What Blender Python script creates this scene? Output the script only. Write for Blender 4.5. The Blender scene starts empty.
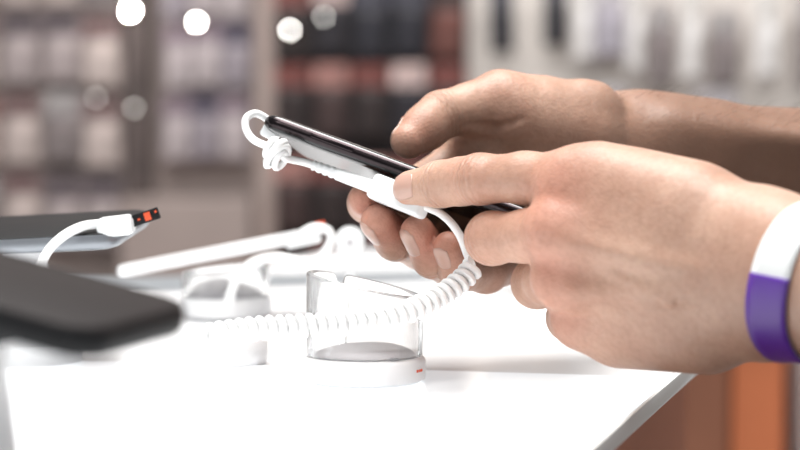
import bpy, bmesh, math, random
import numpy as np
from mathutils import Vector, Matrix
random.seed(7)
S = bpy.context.scene
COL = S.collection
PI = math.pi

# ------------------------------------------------------------------ camera frame
FPX = 2143.0; D0 = 0.9; PITCH = math.radians(3.7); TOP = 0.95; CAMZ = TOP + 0.125
def P(px, py, y):
    """world point seen at photo pixel (px,py) standing at depth y metres behind the focus plane"""
    u = (px-400)/FPX; v = (225-py)/FPX
    d = Vector((u, math.cos(PITCH)+v*math.sin(PITCH), -math.sin(PITCH)+v*math.cos(PITCH)))
    return Vector((0, -D0, CAMZ)) + d*((y+D0)/d.y)
def Q(px, py, mm): return np.array(P(px, py, mm/1000.0))
def onz(px, py, z):
    a = P(px, py, 0) - Vector((0, -D0, CAMZ)); t = (z-CAMZ)/a.z
    return Vector((0, -D0, CAMZ)) + a*t

# ------------------------------------------------------------------ materials
def mat(name, col, rough=.5, metal=0, spec=.5, trans=0, ior=1.5, coat=0, sss=0, noise=0, nscale=30, bump=0, bscale=200, emit=0, ecol=None):
    m = bpy.data.materials.new(name); m.use_nodes = True
    nt = m.node_tree; b = nt.nodes['Principled BSDF']
    c = (*col, 1)
    b.inputs['Base Color'].default_value = c
    b.inputs['Roughness'].default_value = rough; b.inputs['Metallic'].default_value = metal
    b.inputs['Specular IOR Level'].default_value = spec
    b.inputs['Transmission Weight'].default_value = trans; b.inputs['IOR'].default_value = ior
    b.inputs['Coat Weight'].default_value = coat; b.inputs['Coat Roughness'].default_value = .05
    if sss:
        b.inputs['Subsurface Weight'].default_value = sss
        b.inputs['Subsurface Radius'].default_value = (1, .35, .2); b.inputs['Subsurface Scale'].default_value = .004
    if emit:
        b.inputs['Emission Color'].default_value = (*(ecol or col), 1); b.inputs['Emission Strength'].default_value = emit
    if noise or bump:
        tc = nt.nodes.new('ShaderNodeTexCoord')
    if noise:
        n = nt.nodes.new('ShaderNodeTexNoise'); n.inputs['Scale'].default_value = nscale; n.inputs['Detail'].default_value = 4
        nt.links.new(tc.outputs['Object'], n.inputs['Vector'])
        r = nt.nodes.new('ShaderNodeValToRGB')
        r.color_ramp.elements[0].color = tuple(max(0, x*(1-noise)) for x in col)+(1,)
        r.color_ramp.elements[1].color = tuple(min(1, x*(1+noise)) for x in col)+(1,)
        r.color_ramp.elements[0].position = .3; r.color_ramp.elements[1].position = .7
        nt.links.new(n.outputs['Fac'], r.inputs['Fac']); nt.links.new(r.outputs['Color'], b.inputs['Base Color'])
    if bump:
        n2 = nt.nodes.new('ShaderNodeTexNoise'); n2.inputs['Scale'].default_value = bscale; n2.inputs['Detail'].default_value = 3
        nt.links.new(tc.outputs['Object'], n2.inputs['Vector'])
        bp = nt.nodes.new('ShaderNodeBump'); bp.inputs['Strength'].default_value = bump; bp.inputs['Distance'].default_value = .0006
        nt.links.new(n2.outputs['Fac'], bp.inputs['Height']); nt.links.new(bp.outputs['Normal'], b.inputs['Normal'])
    return m

def skin_material():
    m = bpy.data.materials.new('skin'); m.use_nodes = True
    nt = m.node_tree; N = nt.nodes; Lk = nt.links; b = N['Principled BSDF']
    tc = N.new('ShaderNodeTexCoord')
    def noise(sc, det=3, rough=.5):
        n = N.new('ShaderNodeTexNoise'); n.inputs['Scale'].default_value = sc; n.inputs['Detail'].default_value = det
        n.inputs['Roughness'].default_value = rough
        Lk.new(tc.outputs['Object'], n.inputs['Vector']); return n
    at = N.new('ShaderNodeAttribute'); at.attribute_name = 'flush'
    n1 = noise(38, 4)
    base = N.new('ShaderNodeValToRGB'); cr = base.color_ramp
    cr.elements[0].position = .32; cr.elements[0].color = SKIN_A
    cr.elements[1].position = .68; cr.elements[1].color = SKIN_B
    Lk.new(n1.outputs['Fac'], base.inputs['Fac'])
    mx = N.new('ShaderNodeMix'); mx.data_type = 'RGBA'
    Lk.new(at.outputs['Fac'], mx.inputs[0]); Lk.new(base.outputs['Color'], mx.inputs[6]); mx.inputs[7].default_value = SKIN_R
    n2 = noise(420, 2)
    mx2 = N.new('ShaderNodeMix'); mx2.data_type = 'RGBA'; mx2.blend_type = 'MULTIPLY'; mx2.inputs[0].default_value = .35
    r2 = N.new('ShaderNodeValToRGB'); r2.color_ramp.elements[0].color = (.72, .66, .62, 1); r2.color_ramp.elements[1].color = (1, 1, 1, 1)
    r2.color_ramp.elements[0].position = .3; r2.color_ramp.elements[1].position = .6
    Lk.new(n2.outputs['Fac'], r2.inputs['Fac'])
    Lk.new(mx.outputs[2], mx2.inputs[6]); Lk.new(r2.outputs['Color'], mx2.inputs[7])
    # the far forearm is mixed towards a darker brown: an attribute of its own
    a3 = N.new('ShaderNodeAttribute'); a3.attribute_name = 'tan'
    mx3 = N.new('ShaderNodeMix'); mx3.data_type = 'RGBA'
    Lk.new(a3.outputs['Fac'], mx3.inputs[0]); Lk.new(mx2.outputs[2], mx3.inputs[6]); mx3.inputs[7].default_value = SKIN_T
    Lk.new(mx3.outputs[2], b.inputs['Base Color'])
    b.inputs['Roughness'].default_value = .46; b.inputs['Specular IOR Level'].default_value = .38
    b.inputs['Subsurface Weight'].default_value = .18
    b.inputs['Subsurface Radius'].default_value = (1, .38, .22); b.inputs['Subsurface Scale'].default_value = .0035
    v = N.new('ShaderNodeTexVoronoi'); v.inputs['Scale'].default_value = 900; Lk.new(tc.outputs['Object'], v.inputs['Vector'])
    n3 = noise(130, 4)
    b1 = N.new('ShaderNodeBump'); b1.inputs['Strength'].default_value = .30; b1.inputs['Distance'].default_value = .0004
    b2 = N.new('ShaderNodeBump'); b2.inputs['Strength'].default_value = .40; b2.inputs['Distance'].default_value = .0012
    Lk.new(v.outputs['Distance'], b1.inputs['Height']); Lk.new(n3.outputs['Fac'], b2.inputs['Height'])
    Lk.new(b2.outputs['Normal'], b1.inputs['Normal'])
    def math_(op, x, y=None, v=None):
        n = N.new('ShaderNodeMath'); n.operation = op; Lk.new(x, n.inputs[0])
        if y is not None: Lk.new(y, n.inputs[1])
        elif v is not None: n.inputs[1].default_value = v
        return n.outputs[0]
    ax_ = N.new('ShaderNodeAttribute'); ax_.attribute_name = 'crease_axis'; gt_ = N.new('ShaderNodeAttribute'); gt_.attribute_name = 'crease_gate'
    nz = math_('MULTIPLY', noise(260, 3).outputs['Fac'], v=5.0)
    h = math_('MULTIPLY', math_('SINE', math_('ADD', math_('MULTIPLY', ax_.outputs['Fac'], v=2.6), nz)), gt_.outputs['Fac'])
    b3 = N.new('ShaderNodeBump'); b3.inputs['Strength'].default_value = .55; b3.inputs['Distance'].default_value = .0005
    Lk.new(h, b3.inputs['Height']); Lk.new(b1.outputs['Normal'], b3.inputs['Normal']); Lk.new(b3.outputs['Normal'], b.inputs['Normal'])
    return m
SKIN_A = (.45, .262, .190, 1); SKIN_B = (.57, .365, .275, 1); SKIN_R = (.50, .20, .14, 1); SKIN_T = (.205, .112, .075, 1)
M = {}
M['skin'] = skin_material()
M['nail'] = mat('fingernail_pink', (.54, .33, .265), .28, coat=.25, sss=.15)
M['white_plastic'] = mat('white_plastic', (.83, .85, .86), .32, sss=0, bump=.05)
M['cord_white'] = mat('white_cord', (.90, .90, .90), .42, spec=.3)
M['base_white'] = mat('matte_white_plastic', (.86, .86, .87), .45)
M['pad_grey'] = mat('grey_pad', (.45, .44, .46), .5, noise=.06)
M['phone_black'] = mat('black_glass', (.006, .006, .007), .06, spec=.6, coat=.5)
M['phone_back'] = mat('black_glossy_back', (.006, .006, .007), .20, spec=.45)
M['phone_frame'] = mat('dark_metal', (.038, .030, .032), .24, metal=1, noise=.1, nscale=400)
M['dark_brown'] = mat('brown_black_shell', (.016, .012, .012), .6, spec=.2, bump=.1)
M['black'] = mat('black_plastic', (.008, .008, .009), .55, spec=.25)
M['silver'] = mat('silver_grey', (.26, .275, .30), .35, metal=.6)
M['red'] = mat('red_orange_print', (.80, .10, .03), .5)
M['purple'] = mat('purple_print', (.095, .020, .31), .42, bump=.08, bscale=90)
M['band_white'] = mat('white_band', (.80, .82, .82), .45, bump=.08, bscale=90)
M['acrylic'] = mat('clear_acrylic', (1, 1, 1), .015, trans=1, ior=1.47)
nt = M['acrylic'].node_tree; trn = nt.nodes.new('ShaderNodeBsdfTransparent'); mxs = nt.nodes.new('ShaderNodeMixShader'); mxs.inputs[0].default_value = .12
nt.links.new(nt.nodes['Principled BSDF'].outputs[0], mxs.inputs[1]); nt.links.new(trn.outputs[0], mxs.inputs[2]); nt.links.new(mxs.outputs[0], nt.nodes['Material Output'].inputs[0])
M['acrylic_edge'] = mat('violet_tinted_acrylic', (.80, .78, .98), .03, trans=1, ior=1.49)
M['counter'] = mat('white_gloss_laminate', (.88, .88, .88), .12, coat=.6, noise=.02, nscale=8)
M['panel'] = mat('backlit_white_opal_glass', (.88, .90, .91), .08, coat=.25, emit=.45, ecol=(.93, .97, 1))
M['rear_panel'] = mat('white_gloss_glass', (.90, .91, .92), .22, coat=.15, spec=.35, emit=.10)  # unlit glass; faint emission added to brighten the rear counter
M['edge_glass'] = mat('pale_glass_edge', (.86, .89, .88), .2, coat=.3)
M['wood_orange'] = mat('orange_brown_wood', (.50, .155, .065), .5, noise=.15, nscale=6)
M['wood_brown'] = mat('brown_wood', (.25, .105, .062), .5, noise=.15, nscale=6)
M['floor'] = mat('grey_floor_tile', (.35, .32, .30), .3, noise=.1, nscale=3)
M['wall'] = mat('beige_slatwall', (.40, .34, .31), .7, noise=.08, nscale=4)
M['steel'] = mat('steel', (.6, .6, .6), .3, metal=1)

# ------------------------------------------------------------------ objects
def tag(o, label, cat, group=None, kind=None):
    o['label'] = label; o['category'] = cat
    if group: o['group'] = group
    if kind: o['kind'] = kind
    return o
def empty(name, loc=(0, 0, 0)):
    o = bpy.data.objects.new(name, None); COL.objects.link(o); o.location = loc; o.empty_display_size = .02
    return o
def link(name, me, m, parent=None, smooth=True, angle=None):
    o = bpy.data.objects.new(name, me); COL.objects.link(o)
    if m is not None:
        for mm in (m if isinstance(m, (list, tuple)) else [m]): me.materials.append(mm)
    if smooth:
        me.polygons.foreach_set('use_smooth', [True]*len(me.polygons))
        if angle:
            try: me.set_sharp_from_angle(angle=math.radians(angle))
            except Exception: pass
    if parent:
        o.parent = parent
        o.matrix_parent_inverse = Matrix.Translation(parent.location).inverted()   # parents are unrotated empties
    return o
def from_vf(name, vs, fs, m, parent=None, smooth=True, angle=None):
    me = bpy.data.meshes.new(name); me.from_pydata([tuple(v) for v in vs], [], [tuple(f) for f in fs]); me.validate(); me.update()
    bm = bmesh.new(); bm.from_mesh(me); bmesh.ops.recalc_face_normals(bm, faces=bm.faces); bm.to_mesh(me); bm.free()
    return link(name, me, m, parent, smooth, angle)
class G:
    def __init__(s): s.v = []; s.f = []
    def add(s, vs, fs):
        n = len(s.v); s.v += [Vector(v) for v in vs]; s.f += [tuple(i+n for i in f) for f in fs]; return s
    def box(s, c, size, R=None, bev=0):
        bm = bmesh.new(); bmesh.ops.create_cube(bm, size=1)
        for v in bm.verts: v.co = Vector((v.co.x*size[0], v.co.y*size[1], v.co.z*size[2]))
        if bev: bmesh.ops.bevel(bm, geom=bm.edges[:], offset=bev, segments=2, profile=.5, affect='EDGES')
        R = R or Matrix.Identity(3); c = Vector(c)
        bm.verts.index_update()
        s.add([c+R@v.co for v in bm.verts], [[v.index for v in f.verts] for f in bm.faces]); bm.free(); return s
    def lathe(s, c, prof, n=48, R=None):
        R = R or Matrix.Identity(3); c = Vector(c); vs = []; fs = []
        for r, z in prof:
            for i in range(n):
                a = 2*PI*i/n; vs.append(c+R@Vector((r*math.cos(a), r*math.sin(a), z)))
        for k in range(len(prof)-1):
            for i in range(n):
                j = (i+1) % n; fs.append((k*n+i, k*n+j, (k+1)*n+j, (k+1)*n+i))
        fs.append(tuple(range(n))[::-1]); fs.append(tuple((len(prof)-1)*n+i for i in range(n)))
        return s.add(vs, fs)
    def tube(s, pts, rad, n=10, smooth=0):
        pts = [Vector(p) for p in pts]
        if not hasattr(rad, '__len__'): rad = [rad]*len(pts)
        if smooth:
            q = []; rr = []
            for i in range(len(pts)-1):
                p0 = pts[max(i-1, 0)]; p1 = pts[i]; p2 = pts[i+1]; p3 = pts[min(i+2, len(pts)-1)]
                for k in range(smooth):
                    t = k/smooth
                    q.append(.5*((2*p1)+(p2-p0)*t+(2*p0-5*p1+4*p2-p3)*t*t+(3*p1-p0-3*p2+p3)*t**3)); rr.append(rad[i]*(1-t)+rad[i+1]*t)
            q.append(pts[-1]); rr.append(rad[-1]); pts = q; rad = rr
        T = [(pts[min(i+1, len(pts)-1)]-pts[max(i-1, 0)]).normalized() for i in range(len(pts))]
        u = T[0].orthogonal().normalized(); vs = []; fs = []
        for i, p in enumerate(pts):
            if i:
                u = (u-T[i]*u.dot(T[i]))
                u = u.normalized() if u.length > 1e-9 else T[i].orthogonal().normalized()
            w = T[i].cross(u)
            for k in range(n):
                a = 2*PI*k/n; vs.append(p+(u*math.cos(a)+w*math.sin(a))*rad[i])
        for i in range(len(pts)-1):
            for k in range(n):
                j = (k+1) % n; fs.append((i*n+k, i*n+j, (i+1)*n+j, (i+1)*n+k))
        fs.append(tuple(range(n))[::-1]); fs.append(tuple((len(pts)-1)*n+k for k in range(n)))
        return s.add(vs, fs)
    def build(s, name, m, parent=None, smooth=True, angle=35): return from_vf(name, s.v, s.f, m, parent, smooth, angle)
def spline(pts, k=16):
    pts = [Vector(p) for p in pts]; q = []
    for i in range(len(pts)-1):
        p0 = pts[max(i-1, 0)]; p1 = pts[i]; p2 = pts[i+1]; p3 = pts[min(i+2, len(pts)-1)]
        for j in range(k):
            t = j/k; q.append(.5*((2*p1)+(p2-p0)*t+(2*p0-5*p1+4*p2-p3)*t*t+(3*p1-p0-3*p2+p3)*t**3))
    return q+[pts[-1]]
def helix(path, r, pitch, per=14, phase=0):
    q = spline(path, 60); out = []; acc = 0
    T = (q[1]-q[0]).normalized(); u = T.orthogonal().normalized()
    L = [0]
    for i in range(1, len(q)): L.append(L[-1]+(q[i]-q[i-1]).length)
    n = int(L[-1]/pitch*per); j = 0
    for k in range(n+1):
        s = L[-1]*k/n
        while j < len(q)-2 and L[j+1] < s: j += 1
        t = (s-L[j])/max(1e-9, L[j+1]-L[j]); p = q[j].lerp(q[j+1], t); T = (q[j+1]-q[j]).normalized()
        u = (u-T*u.dot(T)).normalized(); w = T.cross(u); a = 2*PI*k/per+phase
        out.append(p+(u*math.cos(a)+w*math.sin(a))*r)
    return out
def rrect(w, h, r, n=8):
    pts = []
    for cx, cy, a0 in ((w/2-r, h/2-r, 0), (-w/2+r, h/2-r, PI/2), (-w/2+r, -h/2+r, PI), (w/2-r, -h/2+r, 1.5*PI)):
        for i in range(n+1):
            a = a0+PI/2*i/n; pts.append((cx+r*math.cos(a), cy+r*math.sin(a)))
    return pts
def slab(g, c, X, Y, Z, w, h, r, prof, cap0=True, cap1=True, n=8):
    """lofted rounded rectangle: prof = [(inset, z)]"""
    c = Vector(c); vs = []; fs = []; m = 4*(n+1)
    for ins, z in prof:
        rr = max(r-ins, .0003)
        for x, y in rrect(w-2*ins, h-2*ins, rr, n): vs.append(c+X*x+Y*y+Z*z)
    for k in range(len(prof)-1):
        for i in range(m):
            j = (i+1) % m; fs.append((k*m+i, k*m+j, (k+1)*m+j, (k+1)*m+i))
    if cap0: fs.append(tuple(range(m))[::-1])
    if cap1: fs.append(tuple((len(prof)-1)*m+i for i in range(m)))
    return g.add(vs, fs)

# ------------------------------------------------------------------ smooth implicit surfaces for the hands
def smin(a, b, k):
    h = np.maximum(k-np.abs(a-b), 0)/k
    return np.minimum(a, b)-h*h*k*.25
def cone(p, a, b, ra, rb, n=None, fl=1.0):
    """tapered capsule, optionally flattened along n"""
    ba = b-a; pa = p-a
    t = np.clip((pa@ba)/max(ba@ba, 1e-12), 0, 1)
    q = pa-t[:, None]*ba
    if n is not None:
        q = q+(fl-1)*(q@n)[:, None]*n
    return np.sqrt((q*q).sum(1))-(ra+(rb-ra)*t)
def unit(v): v = np.array(v, float); return v/np.linalg.norm(v)
class Hand:
    """palm: list of (a,b,ra,rb,k,n,fl); fingers: list of chains [(pt,r)..]; cuts: grooves"""
    def __init__(s): s.palm = []; s.fing = []; s.bumps = []; s.cuts = []
    def eval(s, p):
        d = None
        for a, b, ra, rb, k, n, fl in s.palm:
            e = cone(p, a, b, ra, rb, n, fl)
            d = e if d is None else smin(d, e, k)
        out = d
        for ch, kk, kp in s.fing:
            f = None
            for (a, ra), (b, rb) in zip(ch[:-1], ch[1:]):
                e = cone(p, a, b, ra, rb); f = e if f is None else smin(f, e, kk)
            out = smin(out, smin(d, f, kp), .0012)
        for a, b, r, k in s.bumps:
            out = smin(out, cone(p, a, b, r, r), k)
        for a, b, r, k in s.cuts:
            out = -smin(-out, cone(p, a, b, r, r), k)
        return out
    def mesh(s, h, lo, hi):
        B = 6
        lo = np.array(lo); n = (np.ceil((np.array(hi)-lo)/(h*B)).astype(int))
        # coarse grid of block centres
        cx = [lo[i]+(np.arange(n[i])+.5)*h*B for i in range(3)]
        g = np.stack(np.meshgrid(*cx, indexing='ij'), -1).reshape(-1, 3)
        cv = s.eval(g).reshape(n)
        near = np.abs(cv) < h*B*1.9
        V = np.repeat(np.repeat(np.repeat(cv, B, 0), B, 1), B, 2)
        mk = np.repeat(np.repeat(np.repeat(near, B, 0), B, 1), B, 2)
        idx = np.argwhere(mk); pts = lo+(idx+.5)*h
        vals = np.concatenate([s.eval(pts[i:i+400000]) for i in range(0, len(pts), 400000)])
        V[mk] = vals
        # surface nets
        ins = V < 0
        sh = V.shape
        c = np.zeros((sh[0]-1, sh[1]-1, sh[2]-1), int)
        for dx in (0, 1):
            for dy in (0, 1):
                for dz in (0, 1): c += ins[dx:sh[0]-1+dx, dy:sh[1]-1+dy, dz:sh[2]-1+dz]
        act = (c > 0) & (c < 8)
        ids = -np.ones(act.shape, int); cells = np.argwhere(act); ids[act] = np.arange(len(cells))
        verts = lo+(cells+1.0)*h
        faces = []
        for ax in range(3):
            o = [slice(1, -1)]*3; o1 = [slice(1, -1)]*3
            a = ins[:-1] != ins[1:] if ax == 0 else (ins[:, :-1] != ins[:, 1:] if ax == 1 else ins[:, :, :-1] != ins[:, :, 1:])
            e = np.argwhere(a)
            b_, c_ = [(1, 2), (2, 0), (0, 1)][ax]
            ok = (e[:, b_] > 0) & (e[:, c_] > 0) & (e[:, b_] < ids.shape[b_]) & (e[:, c_] < ids.shape[c_]) ; e = e[ok]
            def gid(db, dc):
                q = e.copy(); q[:, b_] -= db; q[:, c_] -= dc; return ids[q[:, 0], q[:, 1], q[:, 2]]
            f = np.stack([gid(0, 0), gid(1, 0), gid(1, 1), gid(0, 1)], 1)
            flip = ~ins[e[:, 0], e[:, 1], e[:, 2]]
            f[flip] = f[flip][:, ::-1]
            faces.append(f[(f >= 0).all(1)])
        F = np.concatenate(faces)
        for _ in range(5):
            d, gr = s.grad(verts)
            verts = verts-np.clip(d, -h, h)[:, None]*gr/np.maximum((gr*gr).sum(1), .25)[:, None]*.8
            # tangential relaxation
            acc = np.zeros_like(verts); cnt = np.zeros(len(verts))
            for i in range(4):
                j = (i+1) % 4
                np.add.at(acc, F[:, i], verts[F[:, j]]); np.add.at(cnt, F[:, i], 1)
                np.add.at(acc, F[:, j], verts[F[:, i]]); np.add.at(cnt, F[:, j], 1)
            av = acc/np.maximum(cnt, 1)[:, None]-verts
            nn = gr/np.maximum(np.linalg.norm(gr, axis=1), 1e-6)[:, None]
            av -= (av*nn).sum(1)[:, None]*nn
            verts = verts+av*.5
        return verts, F
    def grad(s, v, e=.0003):
        d = s.eval(v); g = np.zeros_like(v)
        for i in range(3):
            o = np.zeros(3); o[i] = e; g[:, i] = (s.eval(v+o)-s.eval(v-o))/(2*e)
        return d, g
    def hit(s, p, dirn, far=.03):
        p = np.array(p, float)+np.array(dirn)*far; t = 0
        for _ in range(60):
            d = float(s.eval((p-np.array(dirn)*t)[None])[0])
            if d < 1e-5: break
            t += d*.8
            if t > 2*far: return None
        return p-np.array(dirn)*t
def nail(hand, dip, tip, dorsal, w, l, name, parent, rad=.0075, fwd=.0045):
    """nail plate: a curved patch projected on the finger surface; its free end lies fwd beyond the tip centre"""
    a = unit(tip-dip); n = unit(dorsal); n = unit(n-a*(n@a)); sd = np.cross(a, n)
    nu, nv = 15, 14; vs = []
    for j in range(nv):
        v = j/(nv-1)
        for i in range(nu):
            u = -1+2*i/(nu-1)
            wl = w/2*(1-.20*(1-v)**3-.06*v**3)
            th = u*wl/rad
            ln = fwd-l*(1-v)+l*.13*(1-u*u)*(v-.5)*2
            vs.append(tip+a*ln+(n*math.cos(th)+sd*math.sin(th))*rad*(1 if ln < 0 else math.sqrt(max(.1, 1-(ln/rad)**2))))
    V = np.array(vs)
    for _ in range(4):
        d, g = hand.grad(V); V = V-d[:, None]*g/np.maximum((g*g).sum(1), .3)[:, None]
    d, g = hand.grad(V); g = g/np.linalg.norm(g, axis=1)[:, None]
    out = V+g*.00030; inn = V-g*.0006
    top = len(V); fs = []
    for j in range(nv-1):
        for i in range(nu-1):
            q = (j*nu+i, j*nu+i+1, (j+1)*nu+i+1, (j+1)*nu+i); fs.append(q); fs.append(tuple(top+k for k in q[::-1]))
    rim = [i for i in range(nu)]+[j*nu+nu-1 for j in range(1, nv)]+[(nv-1)*nu+i for i in range(nu-2, -1, -1)]+[j*nu for j in range(nv-2, 0, -1)]
    for k in range(len(rim)):
        x, y = rim[k], rim[(k+1) % len(rim)]; fs.append((x, y, top+y, top+x))
    return from_vf(name, list(out)+list(inn), fs, M['nail'], parent)
mm = .001
# ---- near hand: the person's left hand, back of the hand to the viewer
LH = Hand()
W1 = Q(768, 279, -112); E1 = Q(1180, 362, -270); E1 = W1+(E1-W1)*1.6
nI, nM, nR, nP = Q(572, 183, -62), Q(560, 229, -70), Q(566, 277, -66), Q(582, 318, -54)
ax = unit(W1-nM); across = unit(nI-nP); across = unit(across-ax*(across@ax)); dors = np.cross(ax, across)
if dors[1] > 0: dors = -dors          # dorsal side looks at the viewer
pal = -dors
def A(h, a, b, ra, rb, k=8, n=None, fl=1.0): h.palm.append((np.array(a), np.array(b), ra*mm, rb*mm, k*mm, n, fl))
# metacarpals
A(LH, nI, W1+across*.016, 13.2, 15, 10)
A(LH, nM+pal*.001, W1+across*.004, 13, 16, 10)
A(LH, nR+pal*.001, W1-across*.006, 12.6, 16, 10)
A(LH, nP+pal*.001, W1-across*.016, 11.5, 14, 10)
# palm flesh: thumb ball and outer edge
A(LH, nP+pal*.010+ax*.016, W1-across*.012+pal*.006-ax*.012, 12.5, 14.5, 10)
A(LH, nI+pal*.014+ax*.030, W1+across*.014+pal*.010-ax*.010, 13, 14, 10)
# forearm
A(LH, W1+across*.0095, E1+across*.012, 18, 35.5, 14)
A(LH, W1-across*.0060, E1-across*.008, 17.5, 34, 14)
A(LH, Q(602, 177, -68), Q(692, 200, -92), 11.5, 12.5, 12)
A(LH, Q(622, 331, -60), Q(706, 334, -90), 12.5, 14, 12)
# fingers
def ch(h, pts, kk=4, kp=6): h.fing.append(([(np.array(p), r*mm) for p, r in pts], kk*mm, kp*mm))
iT, iD, iP = Q(411.5, 188.5, -9), Q(441, 184, -20), Q(480, 179, -36)
ch(LH, [(nI, 12.6), ((nI+iP)/2+np.array([0, 0, .0012]), 9.9), (iP, 9.7), ((iP+iD)/2, 9.2), (iD, 9.0), (iT, 7.6)], 4, 5)
mP, mD, mT = Q(494, 238, -42), Q(514, 238, -18), Q(538, 236, -13)
ch(LH, [(nM, 12), ((nM+mP)/2-np.array([0, 0, .001]), 10), (mP, 9.9), (mD, 9.2), (mT, 8)], 4, 4)
rP, rD, rT = Q(537, 283, -33), Q(552, 280, -10), Q(574, 270, -12)
ch(LH, [(nR, 11.5), ((nR+rP)/2, 10), (rP, 9.8), (rD, 8.6), (rT, 7.6)], 4, 6)
pP, pD, pT = Q(570, 318, -26), Q(588, 312, -10), Q(606, 298, -15)
ch(LH, [(nP, 10.5), (pP, 9), (pD, 7.8), (pT, 7)], 4, 6)
tC, tM, tI, tT = Q(694, 222, -74), Q(632, 196, -42), Q(566, 186, -14), Q(515, 185, 8)
ch(LH, [(tC, 15), (tM, 13), (tI, 10.5), (tT, 8.2)], 5, 12)
# knuckle bumps and extensor tendons
for kn, r in ((nI, 9.5), (nM, 10), (nR, 9.2), (nP, 8)):
    LH.bumps.append((kn+dors*.0052, kn+dors*.0052+ax*.006, r*mm, .006))
for kn, off in ((nM, .002), (nR, -.005)):
    LH.bumps.append((kn+dors*.0125+ax*.012, W1+dors*.014+across*off-ax*.02, .0016, .007))
LH.bumps.append((iP+dors*.0035, iP+dors*.0035, .0078, .004))
LH.bumps.append((mP-unit(nM-mP)*.003, mP-unit(nM-mP)*.003, .0095, .004))
# veins
va, vb, vc = nM+dors*.0125+ax*.03+across*-.008, nM+dors*.0145+ax*.055-across*.012, nM+dors*.013+ax*.075-across*.004
LH.bumps.append((va, vb, .0009, .0035)); LH.bumps.append((vb, vc, .0009, .0035))
# valley where index and middle knuckles part
# ---- far hand: the person's right hand, reaching round under the phone
RH = Hand()
W2 = Q(640, 150, 100); E2 = Q(1100, 190, 150); E2 = W2+(E2-W2)*1.35
jI, jM, jR, jP = Q(464, 161, 86), Q(490, 196, 90), Q(516, 224, 84), Q(540, 250, 74)
iP2, iD2, iT2 = Q(394, 203, 62), Q(368, 203, 38), Q(366, 199, 18)
mP2, mD2, mT2 = Q(420, 246, 56), Q(396, 239, 24), Q(378.5, 222, 8)
rP2, rD2, rT2 = Q(456, 268, 42), Q(433, 257, 14), Q(417.5, 232, 2)
pP2, pD2, pT2 = Q(486, 272, 30), Q(459, 272, 8), Q(448.5, 247, -3)
c1, m1, i1, t1 = Q(588, 122, 84), Q(500, 101, 72), Q(441, 115, 60), Q(409, 141, 46)
ax2 = unit(W2-jM)
A(RH, jI, W2+np.array([0, 0, .006]), 11.5, 17, 9)
A(RH, jM, W2, 12, 17, 9)
A(RH, jR, W2-np.array([0, 0, .004]), 12, 17, 9)
A(RH, jP, W2-np.array([0, 0, .010]), 11.5, 15, 9)
# heel of the hand and thumb ball
A(RH, c1+np.array([0, -.004, -.006]), m1+np.array([.010, 0, -.006]), 17, 14.5, 9)
A(RH, W2+np.array([-.012, -.010, .0]), jP+np.array([.018, -.010, .004]), 16, 12, 10)
# forearm
A(RH, W2+np.array([0, 0, .002]), Q(700, 153, 104), 22, 22.5, 10)
A(RH, Q(700, 153, 104), E2, 22.5, 37, 12)
A(RH, m1+np.array([.004, .006, -.012]), jI+np.array([.008, -.006, .002]), 9, 10.5, 8)
A(RH, m1+np.array([-.010, .003, -.009]), jI+np.array([0, -.004, .004]), 7.5, 8.5, 7)
A(RH, m1+np.array([.02, .004, -.012]), jM+np.array([.02, -.010, .006]), 12, 12, 8)
A(RH, W2+np.array([-.012, 0, .004]), W2+np.array([.01, 0, .002]), 21, 22, 9)
ch(RH, [(c1, 15.5), ((c1+m1)/2+np.array([0, 0, .001]), 14), (m1, 13.2), ((m1+i1)/2, 10.6), (i1, 10.0), ((i1+t1)/2, 9.5), (t1, 8.0)], 5, 8)
ch(RH, [(jI, 11), (iP2, 9.6), (iD2, 8.4), (iT2, 7.4)], 4, 6)
ch(RH, [(jM, 11.4), (mP2, 9.8), (mD2, 8.9), (mT2, 7.7)], 4, 6)
ch(RH, [(jR, 11), (rP2, 9.6), (rD2, 8.6), (rT2, 7.3)], 4, 6)
ch(RH, [(jP, 10.5), (pP2, 8.8), (pD2, 7.8), (pT2, 6.6)], 4, 6)
RH.bumps.append((Q(585, 103, 80), Q(592, 104, 80), .010, .008))
RH.bumps.append((Q(668, 128, 84), Q(800, 140, 88), .004, .012))
# dimple in the web of the thumb
def on_skin(px, py): return RH.hit(Q(px, py, 72), np.array([0, -1., 0]), .05)
g0, g1, g2, g3, g4 = on_skin(468, 124), on_skin(482, 126), on_skin(493, 128), on_skin(506, 124), on_skin(520, 118)
RH.cuts += [(g1, g2, .0016, .004), (g0, g1, .0006, .003), (g2, g3, .0005, .003), (g3, g4, .0002, .003)]
person = empty('person', (.42, -.02, 0.0))
tag(person, 'person reaching in from the right, bare forearms, one paper wristband, both hands holding the phone', 'person')
v1, f1 = LH.mesh(.0013, (-.02, -.46, TOP-.12), (.50, .03, TOP+.16))
v2, f2 = RH.mesh(.0013, (-.04, -.03, TOP-.04), (.50, .24, TOP+.16))
VV = np.concatenate([v1, v2]); FF = np.concatenate([f1, f2+len(v1)])
body_me = bpy.data.meshes.new('body'); body_me.from_pydata(VV.tolist(), [], FF.tolist()); body_me.update()
body = link('body', body_me, M['skin'], person)
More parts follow.
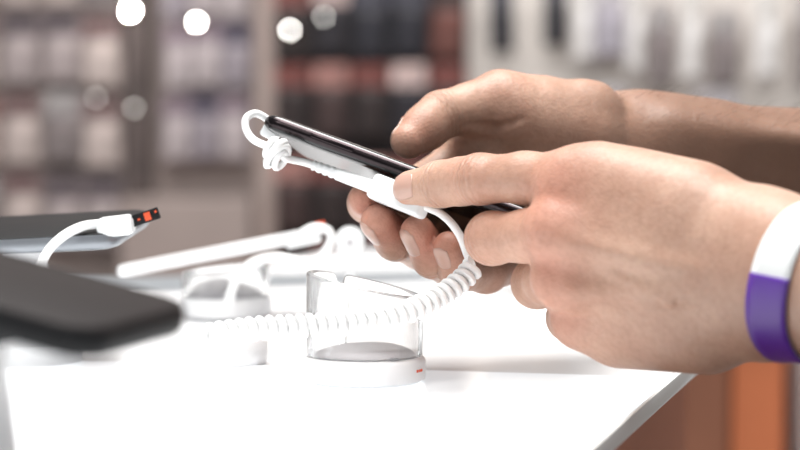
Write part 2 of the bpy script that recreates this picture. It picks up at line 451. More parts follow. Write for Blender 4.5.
# skin redness near knuckles and finger ends, browner forearm on the far arm
flush = np.zeros(len(VV))
for c, r, s in ((nI, .014, .55), (nM, .013, .6), (nR, .012, .55), (nP, .012, .45), (iP, .010, .55), (iD, .007, .25), (mP, .012, .4), (iT+(iT-iD)*.4, .009, .35),
                (mT2, .012, .6), (rT2, .012, .6), (pT2, .011, .65), (iT2, .012, .6), (t1, .011, .45), (m1, .015, .25), (pP2, .012, .4)):
    d2 = ((VV-(c+dors*.008 if c is nI or c is nM or c is nR or c is nP else c))**2).sum(1); flush += s*np.exp(-d2/(r*r)/1.2)
at = body_me.attributes.new('flush', 'FLOAT', 'POINT'); at.data.foreach_set('value', np.clip(flush, 0, .8).astype(np.float32))
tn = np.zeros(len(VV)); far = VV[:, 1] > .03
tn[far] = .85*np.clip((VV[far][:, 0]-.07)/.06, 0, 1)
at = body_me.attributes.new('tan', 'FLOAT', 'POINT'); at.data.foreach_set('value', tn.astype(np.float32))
# fine creases over the joints: an axial coordinate and a gate for the bump pattern
wr = np.zeros(len(VV)); wg = np.zeros(len(VV))
for jc, a0_, b0_, rad_, hw_, dv_ in ((iP, nI, iT, .013, .0042, -1), (iD, iP, iT, .012, .0026, -1), (mP, nM, mD, .014, .0040, -1), (i1, m1, t1, .014, .0040, 1), (mD2, mP2, mT2, .011, .003, 0), (rD2, rP2, rT2, .011, .003, 0)):
    a_ = unit(b0_-a0_); q_ = (VV-jc)@a_; dd_ = np.linalg.norm(VV-jc, axis=1)
    g_ = np.exp(-(q_/hw_)**2)*(dd_ < rad_*1.3)*np.clip((rad_*1.3-dd_)/.003, 0, 1)
    wr = np.where(g_ > wg, q_*1000, wr); wg = np.maximum(wg, g_)
at = body_me.attributes.new('crease_axis', 'FLOAT', 'POINT'); at.data.foreach_set('value', wr.astype(np.float32))
at = body_me.attributes.new('crease_gate', 'FLOAT', 'POINT'); at.data.foreach_set('value', wg.astype(np.float32))
# finger nails
perp = unit(np.array([-.62, -.72, .12]))
nail(LH, iD, iT, perp, .0125, .0115, 'fingernail', person, .0080, .0048)
nail(RH, mD2, mT2, np.array([-.55, 0.05, -.85]), .0120, .0105, 'fingernail', person, .0078, .0050)
nail(RH, rD2, rT2, np.array([-.60, -.25, -.75]), .0115, .0105, 'fingernail', person, .0074, .0048)
nail(RH, pD2, pT2, np.array([-.55, -.75, -.25]), .0085, .0085, 'fingernail', person, .0067, .0036)
nail(RH, i1, t1, np.array([-.55, .7, .4]), .0130, .0120, 'fingernail', person, .0082, .0045)
# wristband: hugs the arm, white above, purple print below
def band(a0, a1, x0, x1, off, name, m, parent, n=40):
    """strip round the left wrist; angle 0 = up, increasing towards the viewer"""
    axw = unit(E1-W1); up = np.array([0, 0, 1.]); up = unit(up-axw*(up@axw)); fr = np.cross(axw, up)
    if fr[1] > 0: fr = -fr
    vs = []; fs = []; rows = 7
    for i in range(n+1):
        a = math.radians(a0+(a1-a0)*i/n); dd = up*math.cos(a)+fr*math.sin(a)
        for j in range(rows):
            c = W1+axw*(x0+(x1-x0)*j/(rows-1)+.005*math.cos(a))
            h = LH.hit(c, dd, .06)
            vs.append(h+dd*off)
    m0 = len(vs)
    # smooth radially so the band is taut
    arr = np.array(vs).reshape(n+1, rows, 3)
    mean = (arr-W1)@axw
    for i in range(n+1):
        a = math.radians(a0+(a1-a0)*i/n); dd = up*math.cos(a)+fr*math.sin(a)
        rr = ((arr[i]-W1)@dd); r = rr.max()*.25+rr*.75
        arr[i] += (r-rr)[:, None]*dd
    vs = list(arr.reshape(-1, 3)); ins = []
    for i in range(n+1):
        a = math.radians(a0+(a1-a0)*i/n); dd = up*math.cos(a)+fr*math.sin(a)
        for j in range(rows): ins.append(vs[i*rows+j]-dd*.0005)
    for i in range(n):
        for j in range(rows-1):
            q = (i*rows+j, i*rows+j+1, (i+1)*rows+j+1, (i+1)*rows+j); fs.append(q); fs.append(tuple(m0+k for k in q[::-1]))
        for j in (0, rows-1):
            x, y = i*rows+j, (i+1)*rows+j; fs.append((x, y, m0+y, m0+x))
    for i in (0, n):
        for j in range(rows-1):
            x, y = i*rows+j, i*rows+j+1; fs.append((x, y, m0+y, m0+x))
    return from_vf(name, vs+ins, fs, m, parent)
wb = band(-200, 160, .0165, .0375, .0011, 'wristband', M['band_white'], person, 96)
wb['label'] = 'white event wristband with a purple lower half'
pu = band(76, 200, .0164, .0376, .0014, 'purple_print', M['purple'], wb, 40)
# hairs on the far forearm
g = G()
for i in range(150):
    px = random.uniform(600, 800); a = math.radians(random.uniform(-35, 60))
    c = Q(px, 150, 102); dd = unit([0, -math.sin(a), math.cos(a)])
    h = RH.hit(c, dd, .06)
    if h is None: continue
    tv = unit([.8+random.uniform(-.3, .3), random.uniform(-.4, .2), .1])
    L = random.uniform(.004, .009); p0 = Vector(h-dd*.0003); p1 = Vector(h+tv*L*.5+dd*L*.28); p2 = Vector(h+tv*L+dd*L*.38)
    g.tube([p0, p1, p2], [.00005, .00004, .00001], 3)
hair = g.build('arm_hair', mat('dark_hair', (.05, .03, .02), .5), person); hair['kind'] = 'stuff'; hair['label'] = 'fine dark hairs on the far forearm'

# ------------------------------------------------------------------ the held phone
Ld = Vector((.909, -.259, -.327)).normalized(); Sd = Vector((.197, .958, -.21)); Sd = (Sd-Ld*Sd.dot(Ld)).normalized(); Nd = Ld.cross(Sd)
A0 = P(263.5, 108.5, .020)
def phone_pt(l, s, n): return A0+Ld*l*mm+Sd*s*mm+Nd*n*mm
cen = phone_pt(75, 36, -3.9)
phone = empty('smartphone', cen)
tag(phone, 'black glossy smartphone held slanting in both hands above the counter', 'phone')
g = G(); slab(g, cen, Ld, Sd, Nd, .150, .072, .0095, [(.0012, -.0022), (.0002, -.0014), (0, 0), (.0001, .0012), (.0008, .0022)], False, False, 10)
g.build('frame', M['phone_frame'], phone, angle=60)
g = G(); slab(g, cen, Ld, Sd, Nd, .150, .072, .0095, [(.0075, -.0039), (.0062, -.00388), (.0045, -.0037), (.0028, -.0032), (.0016, -.0026), (.0012, -.0021), (.0030, -.0016)], True, True, 10)
g.build('back_glass', M['phone_back'], phone, angle=60)
g = G(); slab(g, cen, Ld, Sd, Nd, .150, .072, .0095, [(.003, .0016), (.0009, .0021), (.0011, .0026), (.0022, .0032), (.0038, .0037), (.006, .0038)], True, True, 10)
g.build('screen', M['phone_black'], phone, angle=60)
g = G(); slab(g, phone_pt(34, .05, -3.4), Ld, Nd, -Sd, .020, .0020, .0009, [(0, -.0002), (0, .0003), (.0003, .0005)], True, True, 4)
g.build('side_button', M['phone_frame'], phone)
# small pale printed marks on the near bottom side
g = G()
for k, (w_, l0) in enumerate(((1.5, 112), (.8, 115.0), (1.6, 116.8), (2.4, 123))):
    g.box(phone_pt(l0, 1.6, -7.25), (w_*mm, .0001, .0004), Matrix((Ld, Nd, -Sd)).transposed())
g.build('printed_mark', M['white_plastic'], phone, smooth=False)

# ------------------------------------------------------------------ security adapter and cords
R3 = Matrix((Ld, Sd, Nd)).transposed()
ad = empty('security_sensor', P(405, 200, -.004))
tag(ad, 'white security plug block clipped under the held phone beneath the near forefinger', 'sensor')
b0, b1 = P(376, 187, .004), P(424, 206, -.012)
X = (b1-b0).normalized(); Yv = (Sd-X*Sd.dot(X)).normalized(); Zv = X.cross(Yv)
g = G(); slab(g, (b0+b1)/2, X, Zv, Yv, (b1-b0).length+.002, .0112, .0022, [(.0012, -.0042), (.0003, -.0034), (0, -.002), (0, .002), (.0003, .0034), (.0012, .0042)], n=5)
g.build('plug_housing', M['white_plastic'], ad, angle=50)
s0, s1 = P(314, 165.5, .020), P(378, 189, .0035)
dv = s1-s0; pts = []; rad = []
for k in range(41):
    t = k/40; pts.append(s0+dv*t)
    r = 2.35+.75*t
    if t < .42 and (int(t*40) % 4) in (1, 2): r -= .45
    rad.append(r*mm)
g = G(); g.tube(pts, rad, 16); g.build('strain_relief', M['white_plastic'], ad, angle=80)
# knotted charging lead at the phone's top end
kn = empty('charging_lead', P(276, 150, .022))
tag(kn, 'white lead knotted and looped at the upper end of the held phone', 'cable')
g = G(); lead = [P(316, 166, .0198), P(303, 162, .021), P(291, 159.5, .019), P(284, 157, .014), P(277, 150, .012), P(267, 146, .014), P(254, 140, .018), P(246.5, 130, .021), P(246, 119, .024),
     P(254, 113.5, .027), P(264, 117, .029), P(276, 127, .030), P(292, 136, .034), P(304, 140, .040)]
g.tube(lead, 1.65*mm, 14, smooth=8); g.build('cord', M['cord_white'], kn)
g = G(); kp = []
for k in range(75):
    a = 2*PI*k/18; t = k/74; c = P(268+15*t, 146+15*t, .014); rr = (3.1+1.6*math.sin(PI*t))*mm
    kp.append(c+Vector((math.cos(a)*rr*.75+math.sin(a*.7)*.0012, math.sin(a)*rr*.9, math.cos(a+.6)*rr*1.05)))
g.tube(kp, 1.45*mm, 10); g.build('knot', M['cord_white'], kn)
g = G(); g.box(P(271, 132.5, .030), (.0085, .005, .006), Matrix.Rotation(-.5, 3, 'Y').inverted(), .0012); g.build('clip', M['white_plastic'], kn)
# coiled tether
tet = empty('coiled_tether', P(300, 324, -.055))
tag(tet, 'white coiled security cord running from the far hand past the front of the clear stand', 'cable')
g = G(); g.tube([P(423, 206, -.012), P(431, 209, -.012), P(441, 214, -.014), P(452, 224, -.016), P(461, 238, -.016), P(467, 254, -.016), P(472, 266, -.018)], 1.7*mm, 12, smooth=8)
g.build('straight_lead', M['cord_white'], tet)
g = G(); hp = helix([P(474, 266, -.018), P(462, 280, -.023), P(440, 296, -.030), P(414, 309, -.038), P(385, 318, -.044), P(350, 323, -.047), P(300, 326, -.050), P(250, 329, -.054), P(205, 336, -.060)], 3.6*mm, 4.0*mm, 16)
g.tube(hp, 1.55*mm, 8); g.build('coil', M['cord_white'], tet)

# ------------------------------------------------------------------ clear display stand
def disc_stand(name, c, r, hl, hr, label, slots=True, group=None):
    root = empty(name, c); tag(root, label, 'stand', group)
    c = Vector(c)
    g = G(); g.lathe(c, [(r*.93, 0), (r*.97, .0006), (r*.98, .0012), (r*1.02, .0014), (r*1.03, .003), (r*1.03, .0088), (r*1.0, .0104), (r*.95, .0110)], 96)
    g.build('base', M['base_white'], root, angle=40)
    g = G(); g.lathe(c, [(r*.86, .0108), (r*.86, .0116), (r*.84, .0119)], 64); g.build('pad', M['pad_grey'], root)
    # slanting tube wall with two slots, rounded lip
    def wall(a0, a1, mt, nm):
        vs = []; fs = []; n = 60; ro = r*.985; th = .0026
        for i in range(n+1):
            t = i/n; a = math.radians(a0+(a1-a0)*t)
            cx = math.cos(a); h = (hl+hr)/2-(hl-hr)/2*cx
            e = min(t, 1-t)*abs(math.radians(a1-a0))*r/.003
            if e < 1: h -= .003*(1-math.sqrt(max(0, 1-(1-e)**2)))
            ring = [(ro, .0112), (ro*1.0, h-.0016), (ro-.0004, h-.0006), (ro-th*.5, h), (ro-th+.0004, h-.0006), (ro-th, h-.0016), (ro-th, .0112)]
            for q, z in ring: vs.append(c+Vector((q*math.cos(a), q*math.sin(a), z)))
        k = 7
        for i in range(n):
            for j in range(k): fs.append((i*k+j, i*k+(j+1) % k, (i+1)*k+(j+1) % k, (i+1)*k+j))
        fs.append(tuple(range(k))); fs.append(tuple(n*k+j for j in range(k)))
        return from_vf(nm, vs, fs, mt, root, True, 50)
    if slots:
        wall(-238, -20, M['acrylic'], 'clear_wall'); wall(-10, 114, M['acrylic'], 'clear_wall')
    else: wall(0, 359.9, M['acrylic'], 'clear_wall')
    return root
SC = onz(364.5, 375, TOP+.003)
SC.z = TOP
st = disc_stand('display_stand', (SC.x, .006, TOP), 0.0252, .0470, .0365, 'clear round phone stand with slanted rim on a white disc base, nearest to the hands')
SP = Vector((SC.x, .006, TOP))
g = G()
for k, (a, w_) in enumerate(((-31, 1.0), (-27.6, .8), (-24.6, .7), (-21.6, 1.1))):
    a = math.radians(a); rr = .0252*1.03+.00012
    g.box(SP+Vector((rr*math.cos(a), rr*math.sin(a), .0058)), (.0002, w_*mm, .0011), Matrix.Rotation(a, 3, 'Z'))
g.build('red_mark', M['red'], st, smooth=False)
g = G(); a = math.radians(-58); g.box(SP+Vector((.0235*math.cos(a), .0235*math.sin(a), .0118)), (.0015, .004, .0012), Matrix.Rotation(a, 3, 'Z'), .0003); g.build('locking_tab', M['pad_grey'], st)

# ------------------------------------------------------------------ counter
cr = empty('display_counter', (0, .3, 0)); tag(cr, 'long white glossy shop display counter under the phone and stand', 'counter')
def poly(g, pts, z0, z1):
    n = len(pts); g.add([(x, y, z0) for x, y in pts]+[(x, y, z1) for x, y in pts],
        [tuple(range(n))[::-1], tuple(range(n, 2*n))]+[(i, (i+1) % n, n+(i+1) % n, n+i) for i in range(n)]); return g
e0 = onz(583, 452, TOP); e1 = onz(672, 376, TOP); ed = (e1-e0).normalized()
en = e0-ed*.35; ef = e1+ed*.62
sl = onz(425, 370, TOP); sr = onz(640, 376, TOP); sd_ = (sr-sl).normalized()
# seam meets right edge
def isect(p, d, q, e):
    t = ((q.x-p.x)*e.y-(q.y-p.y)*e.x)/(d.x*e.y-d.y*e.x); return p+d*t
sc_ = isect(sl, sd_, e0, ed); s_left = sl-sd_*1.2
fl1 = onz(345, 246, TOP); fl2 = onz(128, 292, TOP)
bl = (fl2.x-.5, fl2.y-.25)
g = poly(G(), [(en.x-1.3, en.y+.05), (en.x, en.y), (ef.x, ef.y), (fl1.x, fl1.y), (fl2.x, fl2.y), bl], TOP-.0075, TOP-.004)
g.build('worktop', M['counter'], cr, smooth=False)
off = sd_*.0012
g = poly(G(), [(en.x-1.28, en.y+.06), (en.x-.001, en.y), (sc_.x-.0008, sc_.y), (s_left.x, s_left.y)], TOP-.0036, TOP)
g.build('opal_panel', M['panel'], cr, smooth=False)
m_ = ed*.0045
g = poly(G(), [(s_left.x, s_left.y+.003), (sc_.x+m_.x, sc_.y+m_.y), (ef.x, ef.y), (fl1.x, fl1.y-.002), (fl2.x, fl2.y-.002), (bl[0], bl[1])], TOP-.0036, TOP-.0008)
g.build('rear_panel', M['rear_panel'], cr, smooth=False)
g = poly(G(), [(s_left.x, s_left.y+.0004), (sc_.x-.002, sc_.y+.0004), (sc_.x+m_.x-.002, sc_.y+m_.y-.0006), (s_left.x, s_left.y+.0028)], TOP-.0036, TOP-.0004)
g.build('seal_strip', M['pad_grey'], cr, smooth=False)  # grey strip added in the gap to draw its dark line
g = G(); q0 = en; q1 = ef; c = (q0+q1)/2; R = Matrix.Rotation(math.atan2(ed.y, ed.x), 3, 'Z')
g.box((c.x+.0012, c.y, TOP-.0039), ((q1-q0).length, .0018, .0074), R, .0005); g.build('edge_trim', M['edge_glass'], cr)
g = poly(G(), [(en.x-1.2, en.y+.12), (en.x-.09, en.y+.12), (ef.x-.09, ef.y-.05), (fl1.x-.02, fl1.y-.08), (fl2.x, fl2.y-.08), (bl[0]+.05, bl[1]-.05)], 0.0, TOP-.008)
g.build('cabinet', M['wood_orange'], cr, smooth=False)

# ------------------------------------------------------------------ other devices on the counter
def simple_phone(name, c, X, Y, w, h, t, fm, top, label, bot=None, r=.009):
    c = Vector(c); X = Vector(X).normalized(); Y = Vector(Y); Y = (Y-X*Y.dot(X)).normalized(); Z = X.cross(Y)
    root = empty(name, c); tag(root, label, 'phone')
    g = G(); slab(g, c, X, Y, Z, w, h, r, [(.004, -t/2), (.0015, -t/2*.85), (.0002, -t/4), (0, 0), (.0004, t/4), (.0008, t/2*.8)]); g.build('shell', fm, root, angle=60)
    g = G(); slab(g, c, X, Y, Z, w, h, r, [(.0008, t/2*.75), (.0010, t/2*.9), (.0022, t/2)]); g.build('screen', top, root, angle=60)
    return root, X, Y, Z
# big dark phone, close to the viewer at the left
Rk = P(207, 321, -.275); e1v = Vector((-56, 21.6, 12.5)).normalized(); e2v = Vector((-.36, -.93, -.03)).normalized()
c = Rk+e1v*.078+e2v*.032
bp, X, Y, Z = simple_phone('smartphone', c, -e1v, -e2v, .150, .064, .0095, M['black'], M['dark_brown'], 'big dark brown-black phone out of focus at the left front of the counter', r=.012)
g = G(); g.box(c-Z*.0095+X*.01, (.052, .036, .006), Matrix((X, Y, Z)).transposed(), .002); g.build('mount_plate', M['black'], bp)
# its pedestal
pd_c = Vector((c.x+.01, c.y+.002, TOP)); hh = c.z-TOP-.012
pdr = empty('phone_pedestal', pd_c); tag(pdr, 'white round pedestal carrying the big dark phone at the left front', 'stand')
g = G(); g.lathe(pd_c, [(.023, 0), (.025, .002), (.025, .007), (.022, .011), (.017, .016), (.014, hh*.7), (.016, hh-.004)], 48); g.build('post', M['base_white'], pdr, angle=50)
# phone behind it, edge on, with plug and ribbon tag
X2 = Vector((1, -.15, .06)).normalized(); Y2 = Vector((.15, .98, .11)).normalized()
c2 = P(46, 233, .075)
lp, X, Y, Z = simple_phone('smartphone', c2, X2, Y2, .084, .066, .0080, M['silver'], M['black'], 'thin grey-edged phone with dark screen, seen nearly edge on behind the big dark phone', r=.010)
g = G(); g.box(P(116, 226, .045), (.0165, .013, .0088), Matrix.Rotation(-.12, 3, 'Y'), .0026)
ps = empty('security_plug', P(114, 225, .045)); tag(ps, 'white plug with a black and red ribbon tag on the edge-on phone', 'plug')
g.build('housing', M['white_plastic'], ps)
g = G(); g.box(P(145.5, 217, .045), (.0125, .004, .0052), Matrix.Rotation(-.32, 3, 'Y'), .0004); rt = g.build('ribbon_tag', M['black'], ps)
g = G(); g.box(P(147.5, 216.3, .0428), (.0028, .0004, .0036), Matrix.Rotation(-.32, 3, 'Y')); g.box(P(155.5, 211.5, .0428), (.0010, .0004, .0010), Matrix.Rotation(-.32, 3, 'Y'))
g.box(P(139, 219.5, .0428), (.0012, .0004, .0008), Matrix.Rotation(-.32, 3, 'Y')); g.build('red_print', M['red'], ps, smooth=False)
g = G(); g.tube([P(100, 224, .043), P(84, 226, .040), P(68, 233, .034), P(54, 244, .028), P(44, 258, .022), P(30, 290, .02)], 2.1*mm, 12, smooth=8)
cb = g.build('cord', M['cord_white'], ps)
pc = Vector((c2.x-.01, c2.y, TOP))
pr = empty('phone_pedestal', pc); tag(pr, 'white post under the edge-on phone, behind the big dark phone', 'stand')
g = G(); g.lathe(pc, [(.026, 0), (.026, .009), (.012, .012), (.010, c2.z-TOP-.006)], 40); g.build('post', M['base_white'], pr, angle=50)
# white phone tilted on a clear stand, mid counter
w0, w1 = P(130, 271, .25), P(300, 238, .22)
Xw = (w1-w0).normalized()
wp, X, Y, Z = simple_phone('smartphone', (w0+w1)/2+Vector((0, .03, -.001)), Xw, Vector((.2, .95, -.015)), (w1-w0).length, .066, .0065, M['base_white'], M['base_white'], 'white phone lying tilted on a clear stand behind, left of the near stand', r=.010)
cst = Vector(((w0.x+w1.x)/2+.004, .262, TOP))
zt = ((w0+w1)/2).z-TOP-.008
disc_stand('display_stand', (cst.x, cst.y, TOP+.0006), .024, zt-.004, zt+.000, 'clear round stand holding up the tilted white phone, farther back', False)
wc = empty('charging_lead', P(305, 240, .2)); tag(wc, 'white lead with a plug looping from the tilted white phone', 'cable')
g = G(); g.box(P(303, 238, .20), (.019, .010, .008), Matrix.Rotation(-.2, 3, 'Y'), .002); g.build('plug', M['white_plastic'], wc)
g = G(); g.box(P(320, 223.5, .196), (.005, .003, .0022), Matrix.Rotation(-.2, 3, 'Y')); g.build('red_mark', M['red'], wc)
g = G(); g.tube([P(298, 236, .195), P(312, 228, .19), P(327, 230, .19), P(331, 240, .19), P(320, 256, .19), P(300, 260, .19), P(275, 257, .19), P(252, 263, .195), P(236, 280, .20), P(228, 305, .20)], 2.3*mm, 10, smooth=8); g.build('cord', M['cord_white'], wc)
# round white plug standing behind the clear stand
pk = onz(352, 306, TOP); pk.y = .26
zc = P(350, 241, .26)
pu_ = empty('alarm_puck', Vector((zc.x, zc.y, TOP))); tag(pu_, 'small round white alarm head on a thin stalk behind the clear stand', 'sensor')
g = G(); g.lathe(zc, [(.004, -.004), (.0072, -.003), (.008, 0), (.0072, .003), (.003, .0042)], 32, Matrix.Rotation(PI/2-.25, 3, 'X')); g.build('head', M['white_plastic'], pu_)
g = G(); g.lathe(zc+Vector((0, -.0040, -.0005)), [(.0022, -.0006), (.0022, .0006)], 20, Matrix.Rotation(PI/2-.25, 3, 'X')); g.build('button', M['pad_grey'], pu_)
g = G(); g.tube([zc, Vector((zc.x, zc.y+.004, (zc.z+TOP)/2)), Vector((zc.x+.002, zc.y+.004, TOP+.003))], 1.8*mm, 10); g.lathe(Vector((zc.x+.002, zc.y+.004, TOP-.0006)), [(.012, 0), (.012, .003), (.010, .004)], 30); g.build('stalk', M['white_plastic'], pu_)
# white cup-like alarm base with cord loop beside the dark phone's tip
cup = onz(222, 362, TOP); 
rb = empty('security_alarm', (cup.x, cup.y, TOP)); tag(rb, 'low white alarm base just right of the big dark phone', 'sensor')
g = G(); g.lathe((cup.x, cup.y, TOP), [(.020, 0), (.021, .002), (.021, .010), (.017, .0135), (.006, .0145)], 48); g.build('housing', M['base_white'], rb, angle=50)
# further stands with phones farther back on the right, seen as pale shapes
def far_item(px, py_counter, w, tilt, fm, top, label, label2, dy=0, h=.035):
    b = onz(px, py_counter, TOP); s = disc_stand('display_stand', (b.x, b.y, TOP-.0006), .024, h+.004, h-.002, label2, False)
    simple_phone('smartphone', (b.x, b.y, TOP+h+.010), (math.cos(tilt), -.15, math.sin(tilt)), (.15, 1, .04), w, .068, .0085, fm, top, label)
far_item(600, 292, .135, -.08, M['silver'], M['base_white'], 'pale grey phone on a stand behind the near hand', 'clear stand under the pale grey phone behind the near hand')

# ------------------------------------------------------------------ setting
YB = 3.6
def box(name, c, size, m, parent=None, bev=0, kind=None):
    g = G(); g.box(c, size, None, bev); o = g.build(name, m, parent, smooth=False)
    if kind: o['kind'] = kind
    return o
box('floor', (0, 1.5, -.02), (9, 7, .04), M['floor'], kind='structure')
box('wall_back', (0, YB+.10, 1.5), (9, .08, 3.0), M['wall'], kind='structure')
def wx(px, y): return P(px, 87, y).x
def wz(py, y): return P(400, py, y).z
def fixture(name, x0, x1, m, label, cat, y=YB, z0=0, z1=2.0, pegs=False, ribs=0):
    root = empty(name, ((x0+x1)/2, y, z0)); tag(root, label, cat)
    box('back_panel', ((x0+x1)/2, y+.03, (z0+z1)/2), (x1-x0, .03, z1-z0), m, root)
    return root
M['rack_beige'] = mat('beige_panel', (.34, .28, .26), .6, noise=.1, nscale=5)
M['rack_dark'] = mat('dark_panel', (.030, .020, .021), .6, noise=.2, nscale=5)
M['post_brown'] = mat('grey_brown_post', (.36, .29, .265), .5)
M['dark_post'] = mat('dark_post', (.09, .07, .066), .5, noise=.6, nscale=14)
# pegboard with rows of dark holes (procedural)
pm = mat('white_pegboard', (.60, .57, .54), .55); nt = pm.node_tree
tc = nt.nodes.new('ShaderNodeTexCoord'); mp = nt.nodes.new('ShaderNodeMapping'); mp.inputs['Scale'].default_value = (45, 1, 45)
vo = nt.nodes.new('ShaderNodeTexVoronoi'); vo.inputs['Randomness'].default_value = 0; vo.inputs['Scale'].default_value = 1
rp = nt.nodes.new('ShaderNodeValToRGB'); rp.color_ramp.elements[0].position = .22; rp.color_ramp.elements[0].color = (.16, .13, .12, 1); rp.color_ramp.elements[1].position = .26; rp.color_ramp.elements[1].color = (.70, .66, .62, 1)
nt.links.new(tc.outputs['Object'], mp.inputs['Vector']); nt.links.new(mp.outputs['Vector'], vo.inputs['Vector']); nt.links.new(vo.outputs['Distance'], rp.inputs['Fac']); nt.links.new(rp.outputs['Color'], nt.nodes['Principled BSDF'].inputs['Base Color'])
M['peg'] = pm
fixture('display_rack', wx(-190, YB), wx(122, YB), M['rack_beige'], 'beige wall rack full of hanging packs at the far left', 'rack')
fixture('display_rack', wx(153, YB), wx(254, YB), M['rack_beige'], 'narrow beige wall rack of grey-violet packs, left of the pale post', 'rack')
fixture('display_rack', wx(278, YB), wx(467, YB), M['rack_dark'], 'dark wall rack of black and red packs behind the held phone', 'rack')
fixture('pegboard', wx(468, YB), wx(990, YB), M['peg'], 'white perforated pegboard wall panel at the far right', 'pegboard')
tag(box('rack_post', (wx(266, YB), YB+.01, 1.0), (wx(276, YB)-wx(256, YB), .10, 2.0), M['post_brown'], bev=.004), 'pale grey-brown post between the narrow rack and the dark rack', 'post')
zq = wz(196, YB)
tag(box('base_cabinet', (wx(190, YB), YB-.065, zq/2), (wx(254, YB)-wx(126, YB), .14, zq), M['rack_beige'], bev=.004), 'plain beige low cabinet under the narrow rack', 'cabinet')
tag(box('rack_post', (wx(138, YB), YB+.01, (2+zq)/2+.002), (wx(151, YB)-wx(125, YB), .10, 2-zq), M['dark_post'], bev=.004), 'dark post between the far left rack and the narrow rack', 'post')

packm = {}
def pm_(key, card, bl, hd): packm[key] = (mat(key+'_card', card, .55, noise=.25, nscale=22), mat(key+'_front', bl, .35, noise=.38, nscale=26), mat(key+'_header', hd, .5, noise=.6, nscale=32))
pm_('pale', (.42, .36, .34), (.52, .445, .42), (.16, .10, .10))
pm_('pink', (.42, .33, .31), (.50, .40, .375), (.22, .095, .085))
pm_('grey', (.36, .31, .31), (.40, .345, .345), (.10, .08, .09))
pm_('violet', (.33, .29, .31), (.29, .26, .29), (.07, .06, .09))
pm_('light', (.42, .37, .38), (.44, .39, .40), (.22, .17, .20))
pm_('black', (.020, .015, .016), (.030, .022, .022), (.17, .050, .042))
pm_('blackb', (.035, .022, .022), (.055, .035, .034), (.34, .17, .15))
pm_('blackw', (.022, .018, .020), (.022, .020, .026), (.55, .42, .40))
pm_('redd', (.09, .035, .030), (.14, .055, .045), (.03, .02, .02))
pm_('plainblack', (.012, .012, .016), (.02, .02, .028), (.05, .05, .07))
pm_('greyitem', (.27, .235, .235), (.22, .19, .19), (.35, .33, .33))
pm_('palegrey', (.45, .42, .45), (.40, .38, .43), (.50, .48, .50))
pm_('white', (.74, .71, .69), (.78, .75, .73), (.66, .62, .60))
proto = {}
def make_pack(key):
    c, b, h = packm[key]; root = bpy.data.objects.new('blister_pack', None)
    parts = []
    def part(nm, ctr, size, m, bev):
        g = G(); g.box(ctr, size, None, bev)
        me = bpy.data.meshes.new(nm); me.from_pydata([tuple(v) for v in g.v], [], g.f); me.update(); me.materials.append(m)
        parts.append((nm, me))
    part('card', (0, 0, 0), (.078, .003, .150), c, .001)
    part('blister', (0, -.012, -.022), (.062, .022, .092), b, .006)
    part('header_label', (0, -.0035, .050), (.074, .004, .044), h, .001)
    part('hook', (0, .015, .068), (.004, .0735, .004), M['steel'], .001)
    return parts
for k in packm: proto[k] = make_pack(k)
ordn = ['top', 'second', 'third', 'fourth', 'fifth']; coln = ['first', 'second', 'third', 'fourth', 'fifth', 'sixth', 'seventh']
desc = {'pale': 'pale beige pack with a dark header', 'pink': 'pinkish pack with a red-brown header', 'grey': 'grey-pink pack with a black header', 'violet': 'grey-violet pack with a dark header',
        'light': 'light mauve pack', 'black': 'black pack with a dull red header', 'blackb': 'dark pack with a pinkish red header', 'blackw': 'black pack with a whitish header', 'redd': 'dull red pack with a black header',
        'plainblack': 'plain black pack', 'greyitem': 'brownish grey pack', 'palegrey': 'pale bluish grey pack'}
def pack(key, px, py, label, group, sx=1, sz=1, y=YB-.035):
    root = bpy.data.objects.new('blister_pack', None); COL.objects.link(root)
    root.location = (wx(px, y), y, wz(py, y)); root.scale = (sx, 1, sz); root.rotation_euler = (0, random.uniform(-.03, .03), 0)
    tag(root, label, 'package', group)
    for nm, me in proto[key]:
        o = bpy.data.objects.new(nm, me); COL.objects.link(o); o.parent = root
rows = [-30, 50, 130, 210]
# far left rack
for r, py in enumerate(rows):
    for q, px in enumerate((-22, 21, 62, 101)):
        k = random.choice(['pale', 'pink', 'pale', 'grey', 'greyitem'])
        pack(k, px, py+random.uniform(-3, 3), desc[k]+', %s row, %s from left, far left rack' % (ordn[r], coln[q]), 'packs on the far left rack')
for r, py in enumerate((-16, 56, 128)):
    for q, px in enumerate((179, 207, 236) if r % 2 else (177, 205, 234)):
        k = ['violet', 'light', 'light'][(q+r) % 3]
        pack(k, px, py+random.uniform(-3, 3), desc[k]+', %s row, %s from left, narrow rack' % (ordn[r], coln[q]), 'packs on the narrow rack', .80, .92)
kinds = [['blackb', 'black', 'plainblack', 'plainblack', 'redd'], ['black', 'blackw', 'plainblack', 'plainblack', 'redd'], ['black', 'blackb', 'black', 'blackw', 'black'], ['blackb', 'black', 'blackb', 'black', 'black'], ['redd', 'black', 'black', 'blackb', 'black']]
for r, py in enumerate((-62, 20, 102, 196, 278)):
    for q, px in enumerate((292, 331, 370, 409, 448)):
        k = kinds[r][q]
        pack(k, px, py+random.uniform(-2, 2), desc[k]+', %s row, %s from left, dark rack' % (ordn[r], coln[q]), 'packs on the dark rack', .96, 1.05)
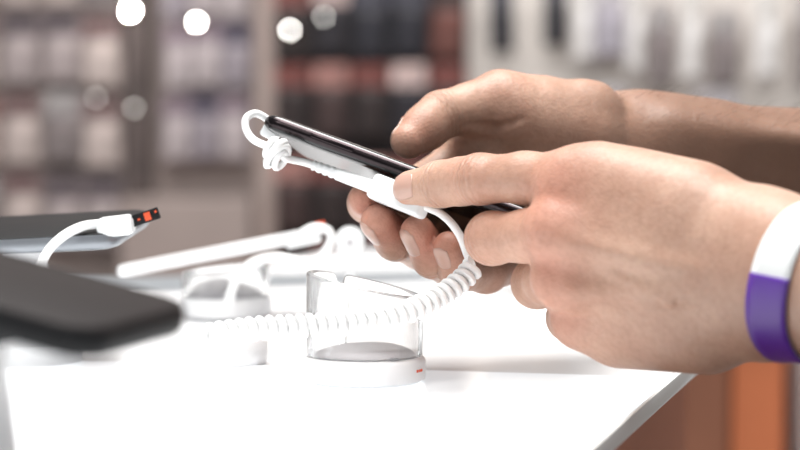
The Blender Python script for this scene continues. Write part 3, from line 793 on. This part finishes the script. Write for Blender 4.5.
for key, px, py, sx, sz, lb in (('plainblack', 501, 18, .62, .95, 'narrow black pack at the left end of the white pegboard'), ('plainblack', 555, 12, .60, .95, 'second narrow black pack on the white pegboard'),
        ('palegrey', 608, 18, .9, 1.1, 'pale grey pack right of the second black pack on the pegboard'), ('greyitem', 660, 44, .72, 1.15, 'slim brownish grey pack in the middle of the pegboard'),
        ('greyitem', 723, 48, .85, 1.05, 'wider brownish grey pack right of the slim one on the pegboard'), ('greyitem', 806, 40, .6, 1.3, 'brownish grey pack cut by the right edge of the view'),
        ('white', 582, 22, .55, 1.1, 'whitish pack just right of the second black pack on the pegboard'), ('white', 634, 30, .45, 1.2, 'narrow whitish pack left of the slim brownish pack on the pegboard'),
        ('white', 690, 34, .55, 1.3, 'whitish pack between the two brownish grey packs on the pegboard'), ('white', 765, 36, .7, 1.2, 'whitish pack near the right edge of the pegboard'),
        ('palegrey', 612, 110, .8, .6, 'pale grey low pack just above the far arm on the pegboard'), ('palegrey', 715, 112, 1.1, .6, 'wide pale grey low pack above the far forearm')):
    pack(key, px, py, lb, 'packs on the white pegboard', sx, sz)
# small display lights on the racks
for px, py, r, s_, lb in ((131, 11, .0045, 560, 'brightest small display light, on the dark post'), (197, 22, .004, 75, 'small display light above the narrow rack'),
        (290, 30, .004, 32, 'dim warm display light at the left of the dark rack'), (324, 17, .004, 7, 'faint display light in the dark rack'),
        (134, 108, .004, 4.5, 'faint display light low on the dark post'), (96, 98, .004, 3.5, 'faint display light on the far left rack')):
    y = YB-.085; c = Vector((wx(px, y), y, wz(py, y)))
    root = empty('display_light', c); tag(root, lb, 'light', 'small display lights')
    R = Matrix.Rotation(PI/2, 3, 'X')
    g = G(); g.lathe(c, [(r*.6, -.05), (r*1.0, -.02), (r*1.12, 0), (r*1.05, .001)], 24, R); g.build('housing', M['steel'], root)
    g = G(); g.lathe(c+Vector((0, -.0015, 0)), [(r, -.0005), (r, .001), (r*.7, .004)], 24, R); g.build('lens', mat('lens_%d' % px, (1, .97, .92), .4, emit=s_), root)
# orange-brown cabinet beyond the counter, right
cb2 = empty('floor_cabinet', (wx(730, 1.6), 1.6, 0)); tag(cb2, 'orange-brown wooden cabinet beyond the counter under the near hand', 'cabinet')
yc = 1.6; xa, xb, xc2, xd, xe = [wx(p, yc) for p in (560, 652, 733, 786, 792)]
zc_ = wz(300, yc)
box('carcass', ((xa+xe)/2, yc+.25, zc_/2), (xe-xa, .46, zc_), M['wood_orange'], cb2)
box('door', ((xa+xb)/2, yc, zc_/2), (xb-xa-.003, .03, zc_-.02), M['wood_orange'], cb2, .002)
box('door', ((xb+xc2)/2, yc+.008, zc_/2), (xc2-xb-.003, .03, zc_-.02), M['wood_brown'], cb2, .002)
box('door', ((xc2+xd)/2, yc, zc_/2), (xd-xc2-.003, .03, zc_-.02), M['wood_orange'], cb2, .002)
tag(box('display_plinth', (wx(900, 1.7), 1.72, .42), (wx(1010, 1.7)-wx(791, 1.7), .4, .84), M['base_white'], bev=.003), 'white plinth right of the orange-brown cabinet', 'plinth')

# ------------------------------------------------------------------ light
def area(name, loc, target, size, power, col=(1, 1, 1), sy=None):
    l = bpy.data.lights.new(name, 'AREA'); l.energy = power; l.color = col; l.shape = 'RECTANGLE'; l.size = size; l.size_y = sy or size
    o = bpy.data.objects.new(name, l); COL.objects.link(o); o.location = loc
    o.rotation_euler = (Vector(target)-Vector(loc)).to_track_quat('-Z', 'Y').to_euler(); return o
area('ceiling_lamp', (-.15, .10, 2.7), (0, .15, .95), 1.5, 62, (1, .985, .96), 1.0)
area('ceiling_lamp', (-1.2, -1.3, 2.7), (0, 0, 1), .8, 10, (1, .98, .95), .8)
area('ceiling_lamp', (.2, 2.3, 2.8), (0, 3.6, 1.1), 2.6, 52, (1, .95, .92), .6)
w = bpy.data.worlds.new('shop_ambience'); S.world = w; w.use_nodes = True
w.node_tree.nodes['Background'].inputs[0].default_value = (.93, .96, 1, 1); w.node_tree.nodes['Background'].inputs[1].default_value = .25

cam = bpy.data.cameras.new('camera'); co = bpy.data.objects.new('camera', cam); COL.objects.link(co)
co.location = (0, -D0, CAMZ); co.rotation_euler = (PI/2-PITCH, 0, 0)
cam.sensor_width = 36; cam.lens = FPX/800*36; cam.clip_start = .02
cam.dof.use_dof = True; cam.dof.focus_distance = .89; cam.dof.aperture_fstop = 7.2; cam.dof.aperture_blades = 0
S.camera = co
vs_ = S.view_settings; S.display_settings.display_device = 'sRGB'; vs_.view_transform = 'Standard'; vs_.look = 'None'; vs_.gamma = 1; vs_.exposure = 0.22; vs_.use_curve_mapping = False
